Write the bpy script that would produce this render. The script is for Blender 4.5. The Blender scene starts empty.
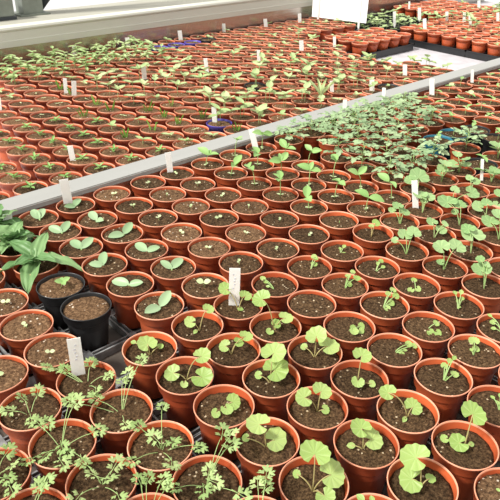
import bpy, bmesh, math, random
from mathutils import Vector, Matrix, Euler
R = random.Random(11)
PI = math.pi
COL = bpy.context.scene.collection
RIM = 0.86                      # height of the near bench's pot rims
NEAR_TOP = RIM - 0.090          # near bench surface
FAR_RIM = RIM - 0.030
FAR_TOP = FAR_RIM - 0.090
POT_H = 0.084

NEAR = [[0.2299,0.7006,"P","o",[[-2.09,0.54,1.5,1],[0.01,1.44,1.5,1],[1.71,1.24,1.54,1],[-0.79,-1.96,1.5,1],[0.01,-3.66,1.5,1]]],[0.2332,0.6104,"P","o",[[-1.12,4.06,1.94,1],[-0.32,-0.24,1.5,1],[3.18,2.66,3.48,1],[3.28,3.36,3.99,1],[3.68,-1.34,1.5,1],[-2.42,-0.64,1.5,1],[-1.82,-2.74,1.5,1],[-4.32,-0.14,1.5,1],[0.48,-4.14,1.5,1],[-0.42,-1.74,1.5,1]]],[0.1435,0.6198,"P","o",[[1.95,1.22,1.99,1],[1.15,-0.58,1.5,1],[0.55,-3.38,1.5,1],[0.35,-1.48,1.5,1]]],[0.1491,0.5297,"P","o",[[2.49,1.33,2.87,1],[1.89,1.53,2.62,1]]],[0.2389,0.5203,"P","o",[[1.81,0.37,1.5,1],[0.31,-0.03,1.5,1],[0.31,-3.33,1.5,1],[-0.29,2.67,1.84,1],[-0.19,0.87,1.5,1],[-3.19,-0.33,1.5,1]]],[0.3259,0.6108,"P","o",[[-1.19,-2.58,1.5,1],[3.11,3.02,3.34,1],[5.41,3.22,4.57,1],[2.11,2.92,2.8,1],[-4.69,5.52,1.5,1],[-1.49,3.22,1.5,1]]],[0.3298,0.5207,"P","o",[[0.52,-0.57,1.5,1],[2.52,3.03,3.57,1],[-0.68,3.33,1.9,1],[-0.68,-3.37,1.5,1],[-3.78,-0.27,1.5,1],[3.12,-3.37,1.5,1],[-0.08,0.43,1.5,1]]],[0.3374,0.4308,"P","o",[[5.06,1.42,4.63,1],[4.26,2.12,4.63,1],[3.96,0.92,3.48,1],[0.56,0.42,1.5,1],[1.56,-3.78,1.5,1],[-0.94,-0.38,1.5,1],[0.26,-0.18,1.5,1],[-3.14,1.42,1.5,1]]],[0.247,0.4304,"P","o",[[2.0,2.86,4.23,1],[3.1,1.66,4.06,1],[3.2,0.96,3.53,1],[1.4,3.16,4.06,1]]],[0.4425,0.4305,"G","o",[[-0.45,1.25,3.57,3.37],[0.85,-0.65,1.2,3.37],[-1.75,2.35,1.01,1.21]]],[0.4421,0.5207,"G","o",[[1.19,-0.57,1.46,2.44],[-0.21,-0.87,1.2,1.87],[-1.51,0.03,0.6,1.44]]],[0.4382,0.3403,"G","o",[[0.48,0.67,5.44,3.77],[1.88,-1.13,2.15,3.77],[-0.52,-2.33,1.2,2.51],[-1.02,2.07,1.73,1.13]]],[0.3415,0.3406,"P","o",[[3.25,2.24,4.84,1],[2.55,1.84,3.86,1],[2.15,2.44,4.13,1]]],[0.541,0.3377,"G","o",[[-0.2,1.03,3.24,2.97],[0.8,-0.27,1.53,3.1],[-1.4,1.33,0.6,1.08]]],[0.5415,0.428,"G","o",[[-1.05,1.7,2.46,2.88],[0.95,0.3,3.51,2.88],[0.95,-0.7,0.6,1.44]]],[0.4483,0.2506,"g","o",[[-0.23,2.34,3.73,1.06],[0.77,1.44,3.5,0.82]]],[0.541,0.2475,"G","o",[[-0.3,1.45,4.89,3.78],[-0.8,1.15,1.57,3.4],[1.3,-0.25,1.29,1.38]]],[0.6405,0.2463,"G","o",[[1.45,0.57,5.42,3.51],[-0.45,0.67,1.2,2.7],[-1.35,2.37,1.3,1.21],[1.15,-0.33,0.69,0.94]]],[0.6354,0.3364,"G","o",[[-1.64,2.76,3.72,2.58],[0.86,-0.24,1.45,2.72],[-1.04,-0.34,0.6,0.86]]],[0.608,0.1622,"g","o",[[-0.5,1.48,1.31,0.49]]],[0.7444,0.2534,"g","o",[[0.46,1.26,1.53,0.73],[0.56,0.46,0.96,0.73],[1.36,0.66,1.76,0.73]]],[0.315,0.8911,"t","o",[]],[0.3167,0.8009,"t","o",[]],[0.2264,0.8015,"t","o",[]],[0.3208,0.7009,"P","o",[[-2.98,5.31,1.5,1],[-1.98,4.11,1.5,1],[1.62,1.71,1.63,1],[-1.38,3.01,1.5,1],[-0.08,-2.99,1.5,1],[2.22,-1.39,1.5,1]]],[0.4369,0.7011,"G","o",[[0.01,0.69,1.54,3.22],[-1.29,2.69,1.4,0.97],[1.71,-0.51,0.91,1.13]]],[0.4399,0.6109,"G","o",[[-1.19,1.51,1.22,2.74],[2.61,-0.89,3.98,2.9],[1.61,-2.19,1.2,3.35],[-0.99,-1.09,0.6,1.22]]],[0.519,0.79,"S","o",[[2.5,0.7,2.2,1],[-1.9,-0.4,1.3,1]]],[0.5339,0.6985,"G","o",[[2.21,-0.25,3.64,2.04],[-0.59,1.15,1.43,2.21],[-0.79,-0.45,0.6,0.85]]],[0.5371,0.6083,"G","o",[[-0.71,1.27,1.47,2.1],[2.09,-0.63,3.13,2.26],[0.99,-0.03,2.13,1.77]]],[0.5355,0.5181,"G","o",[[1.05,0.79,4.95,3.8],[0.85,0.09,2.18,4.26],[-0.95,1.79,1.03,1.37]]],[0.6322,0.6071,"G","o",[[1.88,-0.51,2.37,2.55],[0.38,0.29,1.35,1.87],[-1.12,0.19,0.6,1.36],[-0.62,2.99,5.61,3.4]]],[0.6266,0.6971,"G","o",[[-0.86,2.59,3.72,2.67],[1.54,-0.11,2.59,2.32],[0.04,-0.41,0.6,1.07]]],[0.6338,0.5169,"G","o",[[0.82,0.71,3.45,3.54],[2.02,-0.99,1.79,3.54],[-0.58,1.91,1.22,1.29]]],[0.7294,0.5237,"g","o",[[-0.54,-1.47,1.2,1.54],[2.06,-0.97,0.7,1.36],[1.06,-1.77,0.6,1.19],[0.66,-0.27,0.6,1.19]]],[0.6365,0.4267,"G","o",[[1.05,0.83,4.61,2.9],[-0.75,-0.27,1.2,1.98],[1.05,-1.67,0.6,1.22]]],[0.7362,0.4337,"g","o",[[2.68,-0.77,1.34,1.3],[3.28,-1.57,1.1,1.14],[0.78,-0.97,0.6,0.97],[1.78,-0.87,0.6,0.65]]],[0.8333,0.4333,"g","o",[[-0.53,-0.83,0.6,1.37],[0.27,-1.83,0.6,1.37],[1.87,-0.33,1.06,1.2]]],[0.8352,0.3431,"g","o",[[0.38,0.89,2.42,1.79],[0.78,0.39,0.85,1.3],[0.08,0.79,0.73,0.65]]],[0.739,0.3435,"g","o",[[1.4,0.85,1.9,1.23],[2.0,-0.75,0.95,1.38],[2.3,0.65,2.5,1.08],[3.1,0.35,2.85,0.92],[0.6,-0.25,0.6,0.77]]],[0.9268,0.3433,"g","o",[[0.12,2.87,2.19,0.85],[-0.08,1.97,1.45,1.2],[-0.58,1.37,0.7,0.85]]],[0.8361,0.2528,"g","o",[]],[0.9313,0.4334,"g","o",[[1.37,1.86,2.19,1.08],[2.27,1.16,2.19,1.08],[0.87,0.66,1.03,1.08],[1.77,0.46,1.42,0.9],[0.17,-0.04,0.6,0.72]]],[0.8288,0.5235,"g","o",[[3.22,0.75,2.58,1.26],[2.12,0.95,2.06,1.26],[3.02,-0.15,1.8,1.44],[1.62,-0.25,0.89,1.44],[0.12,-0.55,0.6,1.26]]],[0.42,1.069,"B","o",[]],[0.418,0.965,"k1","k",[]],[0.419,0.873,"k2","k",[]],[0.313,0.982,"t","o",[]],[0.315,1.0853,"t","o",[]],[0.519,1.068,"S","o",[[-0.6,3.7,1.92,1],[2.9,0.7,1.92,1]]],[0.5201,1.1585,"S","o",[[-1.51,4.35,1.75,1],[2.29,1.15,1.75,1]]],[0.611,1.158,"S","o",[[0.1,3.7,2.05,1],[-0.1,-0.9,1.3,1]]],[0.52,0.977,"S","o",[[1.3,2.6,2.36,1],[-1.4,1.0,1.3,1]]],[0.617,1.065,"S","o",[[-2.2,0.1,1.3,1],[2.7,1.0,1.97,1]]],[0.617,0.973,"S","o",[[-0.5,2.7,1.42,1],[0.7,-0.8,1.3,1]]],[0.616,0.879,"S","o",[[-0.6,0.9,1.3,1],[2.2,0.8,1.82,1]]],[0.519,0.884,"S","o",[[-1.4,2.3,1.3,1],[0.8,-0.7,1.3,1]]],[0.717,0.9856,"t","o",[]],[0.721,0.8954,"t","o",[]],[0.623,0.7873,"s","o",[]],[0.7185,1.0758,"t","o",[]],[0.822,0.893,"t","o",[]],[0.827,0.798,"t","o",[]],[0.73,0.8056,"t","o",[]],[0.7259,0.7039,"g","o",[[-0.69,2.61,1.48,1.13],[-0.59,1.81,0.94,0.94],[-0.89,0.91,0.6,0.75]]],[0.924,0.799,"t","o",[]],[0.8229,0.7038,"g","o",[[2.31,1.02,2.02,1.38],[1.51,0.22,1.05,1.38],[2.41,0.52,1.75,0.98]]],[0.7312,0.6138,"bare","o",[]],[0.8245,0.9862,"t","o",[]],[0.926,0.893,"t","o",[]],[0.923,0.704,"g","o",[[1.4,0.7,1.15,1.03],[0.5,1.0,0.87,0.83],[0.2,-0.4,0.6,1.03]]],[0.8247,0.6136,"g","o",[[3.13,0.84,2.42,1.13],[1.93,1.04,1.88,1.13],[2.33,-0.86,2.15,1.51],[1.23,0.04,0.81,1.32]]],[0.9248,0.6137,"g","o",[[1.92,0.63,1.52,1.19],[1.12,0.73,1.1,0.99],[1.52,-0.27,0.69,0.99]]],[1.0362,0.7112,"G","o",[[1.48,0.58,2.75,1.96],[1.38,1.68,1.62,1.3]]],[1.0259,0.8008,"g","o",[]],[1.0279,0.6152,"M","o",[[0.91,1.68,3.75,3.11],[2.51,0.58,4.13,3.32],[-0.99,2.68,2.8,1.66]]],[0.9291,0.5236,"g","o",[[0.89,1.24,1.32,1.13],[-1.51,0.14,0.6,1.32],[-0.21,-0.56,0.6,1.32]]],[1.0301,0.525,"M","o",[[0.79,2.1,4.5,3.57],[3.29,-0.0,4.5,3.77],[-0.01,1.1,1.76,1.79]]],[1.029,0.4348,"M","o",[[0.5,1.82,3.67,3.79],[0.8,2.62,5.47,1.89],[1.6,1.42,4.48,1.52]]],[1.1341,0.616,"M","o",[[1.69,-0.2,1.74,2.61],[0.69,1.7,3.3,2.61],[2.79,-0.3,2.91,1.74]]],[1.129,0.5256,"M","o",[[1.7,1.14,3.82,5.19],[1.3,2.24,4.95,2.91]]],[1.235,0.518,"M","o",[[-0.1,2.8,3.64,3.9],[1.8,2.2,5.19,3.25]]],[1.125,0.4354,"M","o",[]],[1.2304,0.6137,"M","o",[[-0.34,3.83,4.83,4.52],[1.76,1.63,4.23,3.16],[0.36,1.83,2.83,1.81]]],[1.1269,0.706,"M","o",[[1.21,1.8,3.93,2.7],[1.91,0.4,2.72,2.7],[-0.09,2.3,3.12,1.8]]],[0.5129,1.2485,"S","o",[[0.11,4.25,2.32,1],[2.61,2.45,2.47,1]]],[0.611,1.256,"S","o",[[-1.5,-0.1,1.3,1],[1.4,1.5,1.4,1]]],[0.7094,1.256,"t","o",[]],[0.8156,1.256,"t","o",[]],[0.907,1.256,"t","o",[]],[0.8113,1.1659,"t","o",[]],[0.7131,1.1659,"t","o",[]],[0.8126,1.0757,"t","o",[]],[0.9048,1.1655,"t","o",[]],[1.0098,1.256,"T","o",[]],[1.0162,1.166,"T","o",[]],[1.11,1.2549,"T","o",[]],[1.2069,1.251,"T","o",[]],[1.1129,1.1647,"T","o",[]],[1.017,1.0758,"T","o",[]],[0.9122,1.0755,"t","o",[]],[0.918,0.985,"t","o",[]],[1.022,0.9857,"T","o",[]],[1.2141,1.161,"T","o",[]],[1.1181,1.0746,"T","o",[]],[1.208,1.0668,"T","o",[]],[1.118,0.98,"T","o",[]],[1.0229,0.891,"T","o",[]],[1.32,1.249,"L","o",[]],[1.209,0.975,"T","o",[]],[1.312,0.9666,"L","o",[]],[1.319,1.06,"L","o",[]],[1.2088,0.8843,"T","o",[]],[1.118,0.889,"T","o",[]],[1.119,0.797,"T","o",[]],[1.2202,0.7947,"T","o",[]],[1.314,0.8764,"L","o",[]],[1.2196,0.7033,"M","o",[[0.94,2.17,3.97,3.5],[2.24,0.77,3.55,3.27],[1.14,1.07,2.73,1.87]]],[1.314,0.786,"M","o",[[1.8,1.1,3.36,5.51],[-0.3,2.3,2.71,3.26]]],[1.4136,0.781,"M","o",[]],[1.5038,0.7828,"M","o",[]],[1.412,0.6906,"M","o",[[1.3,1.74,3.45,2.25],[1.9,0.74,2.8,3.0]]],[1.511,0.6881,"M","o",[]],[1.3218,0.6886,"M","o",[[4.72,-2.16,2.37,3.86],[1.72,0.84,3.0,2.66]]],[1.3255,0.5983,"M","o",[[1.15,1.07,2.73,2.8],[-0.75,2.17,1.91,3.26]]],[1.4157,0.6005,"M","o",[[-3.77,0.15,1.2,2.42],[0.23,1.85,2.59,2.9]]],[1.6729,0.8649,"L","o",[]],[1.7589,0.9557,"L","teal",[]],[1.6687,0.9551,"L","teal",[]],[1.8457,0.9313,"L","k",[]],[1.8228,0.844,"L","k",[]],[1.5926,0.7671,"M","k",[]],[1.6828,0.7635,"M","o",[]],[1.964,0.955,"u","o",[]],[1.9801,1.0496,"u","o",[]],[1.8828,1.0395,"u","o",[]],[2.0698,1.0397,"u","o",[]],[2.0713,1.13,"u","o",[]],[1.9816,1.1398,"u","o",[]],[1.882,1.1335,"u","o",[]],[1.7967,1.0666,"L","o",[]],[1.9871,1.2299,"u","o",[]],[2.086,1.231,"u","o",[]],[2.184,1.238,"u","o",[]],[2.1742,1.1451,"u","o",[]],[2.2843,1.2516,"u","o",[]],[2.2705,1.1487,"u","o",[]],[2.3701,1.2234,"u","o",[]],[2.4601,1.2302,"u","o",[]],[2.3595,1.1338,"u","o",[]],[2.1608,1.0559,"u","o",[]],[2.5503,1.2339,"u","o",[]],[1.417,1.2479,"L","o",[]],[1.512,1.2468,"L","o",[]],[1.607,1.2456,"L","o",[]],[1.702,1.2445,"L","o",[]],[1.7971,1.247,"L","o",[]],[1.89,1.2421,"L","o",[]],[1.417,1.1577,"L","o",[]],[1.512,1.1565,"L","o",[]],[1.607,1.1554,"L","o",[]],[1.702,1.1543,"L","o",[]],[1.7944,1.1568,"L","o",[]],[1.417,1.0658,"L","o",[]],[1.512,1.0647,"L","o",[]],[1.607,1.0635,"L","o",[]],[1.702,1.0624,"L","o",[]],[1.417,0.9649,"L","o",[]],[1.512,0.9638,"L","o",[]],[1.417,0.8747,"L","o",[]],[1.512,0.8735,"L","o",[]],[0.42,1.1619,"B","o",[]],[0.42,1.2521,"B","o",[]],[0.315,1.1757,"B","o",[]],[2.0048,0.8606,"M","o",[]],[2.16,0.96,"u","o",[]],[2.06,0.945,"u","o",[]],[1.9152,0.8494,"M","o",[]],[1.773,0.765,"M","o",[]],[1.6102,0.6785,"M","o",[]],[1.51,0.5979,"M","o",[]],[2.265,1.055,"u","o",[]],[2.46,1.1395,"u","o",[]],[2.3601,1.0436,"u","o",[]],[2.655,1.235,"u","o",[]],[2.75,1.235,"u","o",[]],[2.5601,1.1441,"u","o",[]],[2.255,0.965,"u","o",[]],[0.22,0.985,"t","o",[]],[0.13,0.79,"P","o",[]],[0.215,1.08,"t","o",[]],[0.2199,0.8915,"t","o",[]]]
FAR = [[0.4982,1.4801,0,1],[0.6006,1.4791,0,2],[0.7015,1.4798,0,3],[0.8045,1.4793,0,4],[0.9071,1.4802,0,5],[1.0095,1.4801,0,6],[1.11,1.4808,0,7],[1.2145,1.4798,0,8],[1.3167,1.4811,0,9],[1.4158,1.4804,0,10],[1.5203,1.4812,0,11],[1.6224,1.4792,0,12],[1.724,1.4801,0,13],[1.8263,1.4812,0,14],[1.928,1.4794,0,15],[2.031,1.4804,0,16],[2.135,1.4803,0,17],[2.2346,1.4811,0,18],[2.3378,1.4805,0,19],[2.44,1.4794,0,20],[2.5432,1.4808,0,21],[0.5975,1.5689,1,2],[0.7005,1.5682,1,3],[0.8022,1.5701,1,4],[0.9072,1.5687,1,5],[1.0089,1.5679,1,6],[1.1119,1.5691,1,7],[1.2138,1.5685,1,8],[1.3143,1.5687,1,9],[1.419,1.5688,1,10],[1.5194,1.5701,1,11],[1.6233,1.5688,1,12],[1.7233,1.5698,1,13],[1.8248,1.5688,1,14],[1.9301,1.57,1,15],[2.0299,1.568,1,16],[2.1344,1.5693,1,17],[2.2345,1.569,1,18],[2.3361,1.5695,1,19],[2.4402,1.5695,1,20],[2.5408,1.5694,1,21],[0.5982,1.6579,2,2],[0.7004,1.6583,2,3],[0.8036,1.6582,2,4],[0.9039,1.6573,2,5],[1.0062,1.6576,2,6],[1.1102,1.657,2,7],[1.2132,1.6579,2,8],[1.3148,1.6582,2,9],[1.4189,1.6581,2,10],[1.5178,1.6571,2,11],[1.6225,1.6575,2,12],[1.7251,1.658,2,13],[1.8259,1.6585,2,14],[1.9274,1.6574,2,15],[2.0301,1.6577,2,16],[2.1349,1.6587,2,17],[2.2368,1.6582,2,18],[2.3359,1.6574,2,19],[2.4401,1.6589,2,20],[2.5419,1.658,2,21],[0.6001,1.7465,3,2],[0.702,1.7471,3,3],[0.8034,1.7472,3,4],[0.9056,1.7459,3,5],[1.0095,1.748,3,6],[1.1116,1.7465,3,7],[1.2131,1.7475,3,8],[1.3131,1.7475,3,9],[1.4155,1.7479,3,10],[1.5184,1.748,3,11],[1.6207,1.7469,3,12],[1.7254,1.748,3,13],[1.8272,1.7476,3,14],[1.9282,1.7474,3,15],[2.0305,1.7479,3,16],[2.1343,1.7466,3,17],[2.2367,1.7458,3,18],[2.3395,1.7473,3,19],[2.4394,1.7472,3,20],[0.7022,1.8361,4,3],[0.8049,1.8355,4,4],[0.9049,1.8354,4,5],[1.0071,1.8357,4,6],[1.1113,1.8366,4,7],[1.2131,1.8364,4,8],[1.3167,1.8361,4,9],[1.4155,1.8361,4,10],[1.5175,1.8362,4,11],[1.6237,1.8357,4,12],[1.7258,1.8346,4,13],[1.8282,1.835,4,14],[1.93,1.8353,4,15],[2.0305,1.8349,4,16],[2.1314,1.8364,4,17],[2.2365,1.8348,4,18],[2.3383,1.8352,4,19],[2.4417,1.8349,4,20],[0.7014,1.9277,5,3],[0.8035,1.9272,5,4],[0.9069,1.9273,5,5],[1.0092,1.9261,5,6],[1.1119,1.9268,5,7],[1.2142,1.9272,5,8],[1.3158,1.9278,5,9],[1.4156,1.9276,5,10],[1.5186,1.9275,5,11],[1.6206,1.9267,5,12],[1.7226,1.9275,5,13],[1.8255,1.9267,5,14],[1.9298,1.9264,5,15],[2.0325,1.9268,5,16],[2.135,1.9274,5,17],[2.2375,1.9273,5,18],[2.3371,1.9268,5,19],[2.4419,1.9278,5,20],[0.8023,2.013,6,4],[0.9046,2.0139,6,5],[1.0067,2.0141,6,6],[1.1095,2.0144,6,7],[1.2115,2.0146,6,8],[1.3142,2.0125,6,9],[1.4158,2.0143,6,10],[1.5181,2.013,6,11],[1.6237,2.0134,6,12],[1.7246,2.0137,6,13],[1.8262,2.0145,6,14],[1.9268,2.0133,6,15],[2.0307,2.014,6,16],[2.1341,2.0124,6,17],[2.2339,2.0129,6,18],[2.3372,2.0142,6,19],[2.4411,2.0146,6,20],[0.8029,2.0992,7,4],[0.9042,2.1003,7,5],[1.0095,2.1004,7,6],[1.1112,2.1003,7,7],[1.2128,2.1002,7,8],[1.3141,2.1,7,9],[1.4182,2.0996,7,10],[1.5208,2.0998,7,11],[1.6207,2.0983,7,12],[1.7233,2.0986,7,13],[1.828,2.0994,7,14],[1.9296,2.1004,7,15],[2.0321,2.1002,7,16],[2.1335,2.1,7,17],[2.2374,2.0992,7,18],[2.3386,2.1004,7,19],[2.4391,2.0983,7,20],[2.5424,2.1003,7,21],[2.6448,2.0986,7,22],[0.8053,2.1882,8,4],[0.9054,2.1872,8,5],[1.0077,2.1894,8,6],[1.11,2.1889,8,7],[1.2142,2.1871,8,8],[1.3156,2.1874,8,9],[1.4172,2.1891,8,10],[1.5189,2.1888,8,11],[1.6209,2.1885,8,12],[1.725,2.1884,8,13],[1.8256,2.1888,8,14],[1.9272,2.1878,8,15],[2.0321,2.1883,8,16],[2.1316,2.1887,8,17],[2.2372,2.1875,8,18],[2.3395,2.1871,8,19],[2.442,2.1885,8,20],[2.5415,2.1875,8,21],[2.6445,2.1881,8,22],[0.9057,2.2772,9,5],[1.0063,2.2766,9,6],[1.1088,2.2779,9,7],[1.2111,2.2776,9,8],[1.3132,2.2775,9,9],[1.4169,2.2772,9,10],[1.5204,2.2767,9,11],[1.6225,2.2782,9,12],[1.725,2.2774,9,13],[1.8271,2.2781,9,14],[1.9267,2.2784,9,15],[2.0308,2.2781,9,16],[2.1315,2.2766,9,17],[2.2358,2.2773,9,18],[2.3396,2.2767,9,19],[2.4391,2.2775,9,20],[2.5411,2.2782,9,21],[2.6437,2.276,9,22],[2.7475,2.2765,9,23],[2.851,2.2762,9,24],[2.9516,2.2774,9,25],[3.0539,2.2761,9,26],[0.9057,2.3683,10,5],[1.0061,2.3702,10,6],[1.1093,2.3682,10,7],[1.2106,2.3701,10,8],[1.3163,2.3698,10,9],[1.4183,2.3687,10,10],[1.5198,2.3698,10,11],[1.6207,2.3698,10,12],[1.7252,2.3693,10,13],[1.8269,2.3681,10,14],[1.9281,2.3688,10,15],[2.0304,2.3702,10,16],[2.135,2.3682,10,17],[2.2359,2.3685,10,18],[2.3384,2.3704,10,19],[2.4387,2.3689,10,20],[2.5418,2.3697,10,21],[2.646,2.3681,10,22],[2.7459,2.3689,10,23],[2.8512,2.3698,10,24],[2.9521,2.3703,10,25],[3.0535,2.3699,10,26],[0.9046,2.4565,11,5],[1.0096,2.4578,11,6],[1.1107,2.4563,11,7],[1.2118,2.4581,11,8],[1.3147,2.456,11,9],[1.4161,2.4573,11,10],[1.5209,2.457,11,11],[1.6207,2.4578,11,12],[1.7233,2.4565,11,13],[1.8266,2.4571,11,14],[1.9301,2.457,11,15],[2.0315,2.457,11,16],[2.1339,2.458,11,17],[2.2339,2.458,11,18],[2.3394,2.4567,11,19],[2.4381,2.457,11,20],[2.5431,2.4564,11,21],[2.6435,2.4568,11,22],[2.7486,2.4573,11,23],[2.8501,2.4573,11,24],[2.9523,2.4569,11,25],[3.0539,2.4561,11,26],[1.0099,2.541,12,6],[1.1115,2.5421,12,7],[1.2135,2.5419,12,8],[1.315,2.5414,12,9],[1.4154,2.5421,12,10],[1.5199,2.5414,12,11],[1.6234,2.5428,12,12],[1.7235,2.5417,12,13],[1.8252,2.5423,12,14],[1.9274,2.5414,12,15],[2.0328,2.541,12,16],[2.1348,2.542,12,17],[2.2343,2.5426,12,18],[2.3382,2.5425,12,19],[2.4396,2.5414,12,20],[2.5409,2.5409,12,21],[2.6448,2.5416,12,22],[2.7453,2.5411,12,23],[2.8493,2.5407,12,24],[2.9497,2.5422,12,25],[3.0523,2.5416,12,26],[1.0097,2.6297,13,6],[1.1098,2.63,13,7],[1.2137,2.6308,13,8],[1.3132,2.6313,13,9],[1.4188,2.6314,13,10],[1.5183,2.6319,13,11],[1.6224,2.6304,13,12],[1.7224,2.6308,13,13],[1.8247,2.6298,13,14],[1.9292,2.6313,13,15],[2.0314,2.6306,13,16],[2.1346,2.6316,13,17],[2.2337,2.6313,13,18],[2.3391,2.631,13,19],[2.4398,2.6314,13,20],[2.5405,2.6317,13,21],[2.6449,2.6309,13,22],[2.7477,2.6306,13,23],[2.8485,2.6301,13,24],[2.9503,2.6296,13,25],[3.0554,2.6319,13,26],[1.0087,2.7171,14,6],[1.1098,2.7183,14,7],[1.2124,2.7173,14,8],[1.316,2.717,14,9],[1.4156,2.7173,14,10],[1.521,2.7187,14,11],[1.6206,2.7182,14,12],[1.7225,2.7179,14,13],[1.8248,2.7169,14,14],[1.9298,2.7166,14,15],[2.031,2.7172,14,16],[2.1352,2.7182,14,17],[2.2347,2.7187,14,18],[2.3384,2.7167,14,19],[2.4393,2.7183,14,20],[2.5443,2.7164,14,21],[2.645,2.7168,14,22],[2.7479,2.7163,14,23],[2.8503,2.7176,14,24],[2.9522,2.7175,14,25],[3.0546,2.7183,14,26]]
NEAR_TAGS, FAR_TAGS = [[[0.322,0.737,0.0747,-0.0,0.0201],[0.63,0.713,0.0813,0.0014,0.0198],[0.604,1.293,0.0703,-0.0045,0.0212],[0.902,1.308,0.0625,-0.005,0.0159],[1.212,1.296,0.0613,-0.0157,0.0175],[0.44,1.247,0.0454,0.0055,0.0194],[1.229,0.741,0.0767,-0.0138,0.0143],[1.501,0.725,0.0637,-0.0094,0.0079],[1.578,1.337,0.0544,-0.0007,0.0132],[1.819,1.284,0.0564,-0.0046,0.0122],[2.092,1.254,0.0663,-0.0105,0.0185],[2.368,1.267,0.0587,-0.009,0.0119]],[[0.82,2.16,0.0527,0.0042,0.0132],[1.085,2.232,0.0644,0.0012,0.0144],[1.1,2.152,0.0633,0.0058,0.0176],[1.451,2.199,0.061,-0.0004,0.0194],[1.317,1.599,0.0589,-0.0028,0.016],[1.706,2.142,0.0675,-0.0075,0.0162],[1.998,2.141,0.0623,-0.0037,0.0151],[1.882,1.609,0.0508,-0.0062,0.0148],[2.046,1.496,0.051,-0.0057,0.0187],[2.352,1.556,0.0528,-0.007,0.0183],[0.775,1.594,0.0521,-0.0046,0.0163],[1.444,2.772,0.0546,-0.0007,0.0199],[1.712,2.726,0.0568,-0.0057,0.0208],[2.025,2.721,0.0549,-0.0056,0.022],[2.337,2.747,0.0525,-0.0029,0.0182],[2.597,2.693,0.0542,-0.0072,0.0215],[2.874,2.678,0.0617,-0.0062,0.0196],[2.345,2.154,0.057,-0.006,0.0209],[2.539,2.118,0.0584,-0.0051,0.0143],[3.338,2.333,0.0738,-0.0098,0.0171],[3.327,2.11,0.0655,-0.0126,0.0273],[3.641,2.362,0.0653,-0.0096,0.0209],[3.846,2.586,0.057,-0.0046,0.0127],[3.692,2.195,0.0584,-0.0092,0.0176],[3.75,2.11,0.0582,-0.0078,0.0175],[3.691,2.031,0.0567,-0.013,0.0171],[4.288,2.318,0.0577,-0.0106,0.0195],[3.927,1.979,0.0582,-0.0118,0.0176]]]

# ------------------------------------------------------------------ materials
def srgb(r, g, b):
    f = lambda v: (v/255/12.92) if v/255 <= .04045 else ((v/255+.055)/1.055)**2.4
    return (f(r), f(g), f(b), 1)

class NT:
    def __init__(s, name):
        s.m = bpy.data.materials.new(name); s.m.use_nodes = True
        s.t = s.m.node_tree; s.t.nodes.clear()
        s.out = s.t.nodes.new('ShaderNodeOutputMaterial')
    def n(s, typ, **kw):
        o = s.t.nodes.new(typ)
        for k, v in kw.items():
            if k in o.inputs: o.inputs[k].default_value = v
            else: setattr(o, k, v)
        return o
    def l(s, a, b): s.t.links.new(a, b)

def ramp(t, stops):
    r = t.n('ShaderNodeValToRGB'); e = r.color_ramp.elements
    while len(e) < len(stops): e.new(.5)
    for el, (p, c) in zip(e, stops): el.position = p; el.color = c
    return r

def plastic(name, ca, cb, rough=.42, dirt=.25, spec=.5):
    t = NT(name)
    oi = t.n('ShaderNodeObjectInfo'); tc = t.n('ShaderNodeTexCoord')
    r = ramp(t, [(0, ca), (1, cb)]); t.l(oi.outputs['Random'], r.inputs[0])
    add = t.n('ShaderNodeVectorMath', operation='ADD'); t.l(tc.outputs['Object'], add.inputs[0]); t.l(oi.outputs['Location'], add.inputs[1])
    nz = t.n('ShaderNodeTexNoise', Scale=38.0, Detail=4.0); t.l(add.outputs[0], nz.inputs['Vector'])
    r2 = ramp(t, [(.42, (1, 1, 1, 1)), (.75, (1-dirt, 1-dirt*1.1, 1-dirt*1.2, 1))]); t.l(nz.outputs[0], r2.inputs[0])
    mx = t.n('ShaderNodeMix', data_type='RGBA', blend_type='MULTIPLY'); mx.inputs[0].default_value = 1
    t.l(r.outputs[0], mx.inputs[6]); t.l(r2.outputs[0], mx.inputs[7])
    p = t.n('ShaderNodeBsdfPrincipled', Roughness=rough); p.inputs['Specular IOR Level'].default_value = spec
    t.l(mx.outputs[2], p.inputs['Base Color']); t.l(p.outputs[0], t.out.inputs[0])
    return t.m

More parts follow.
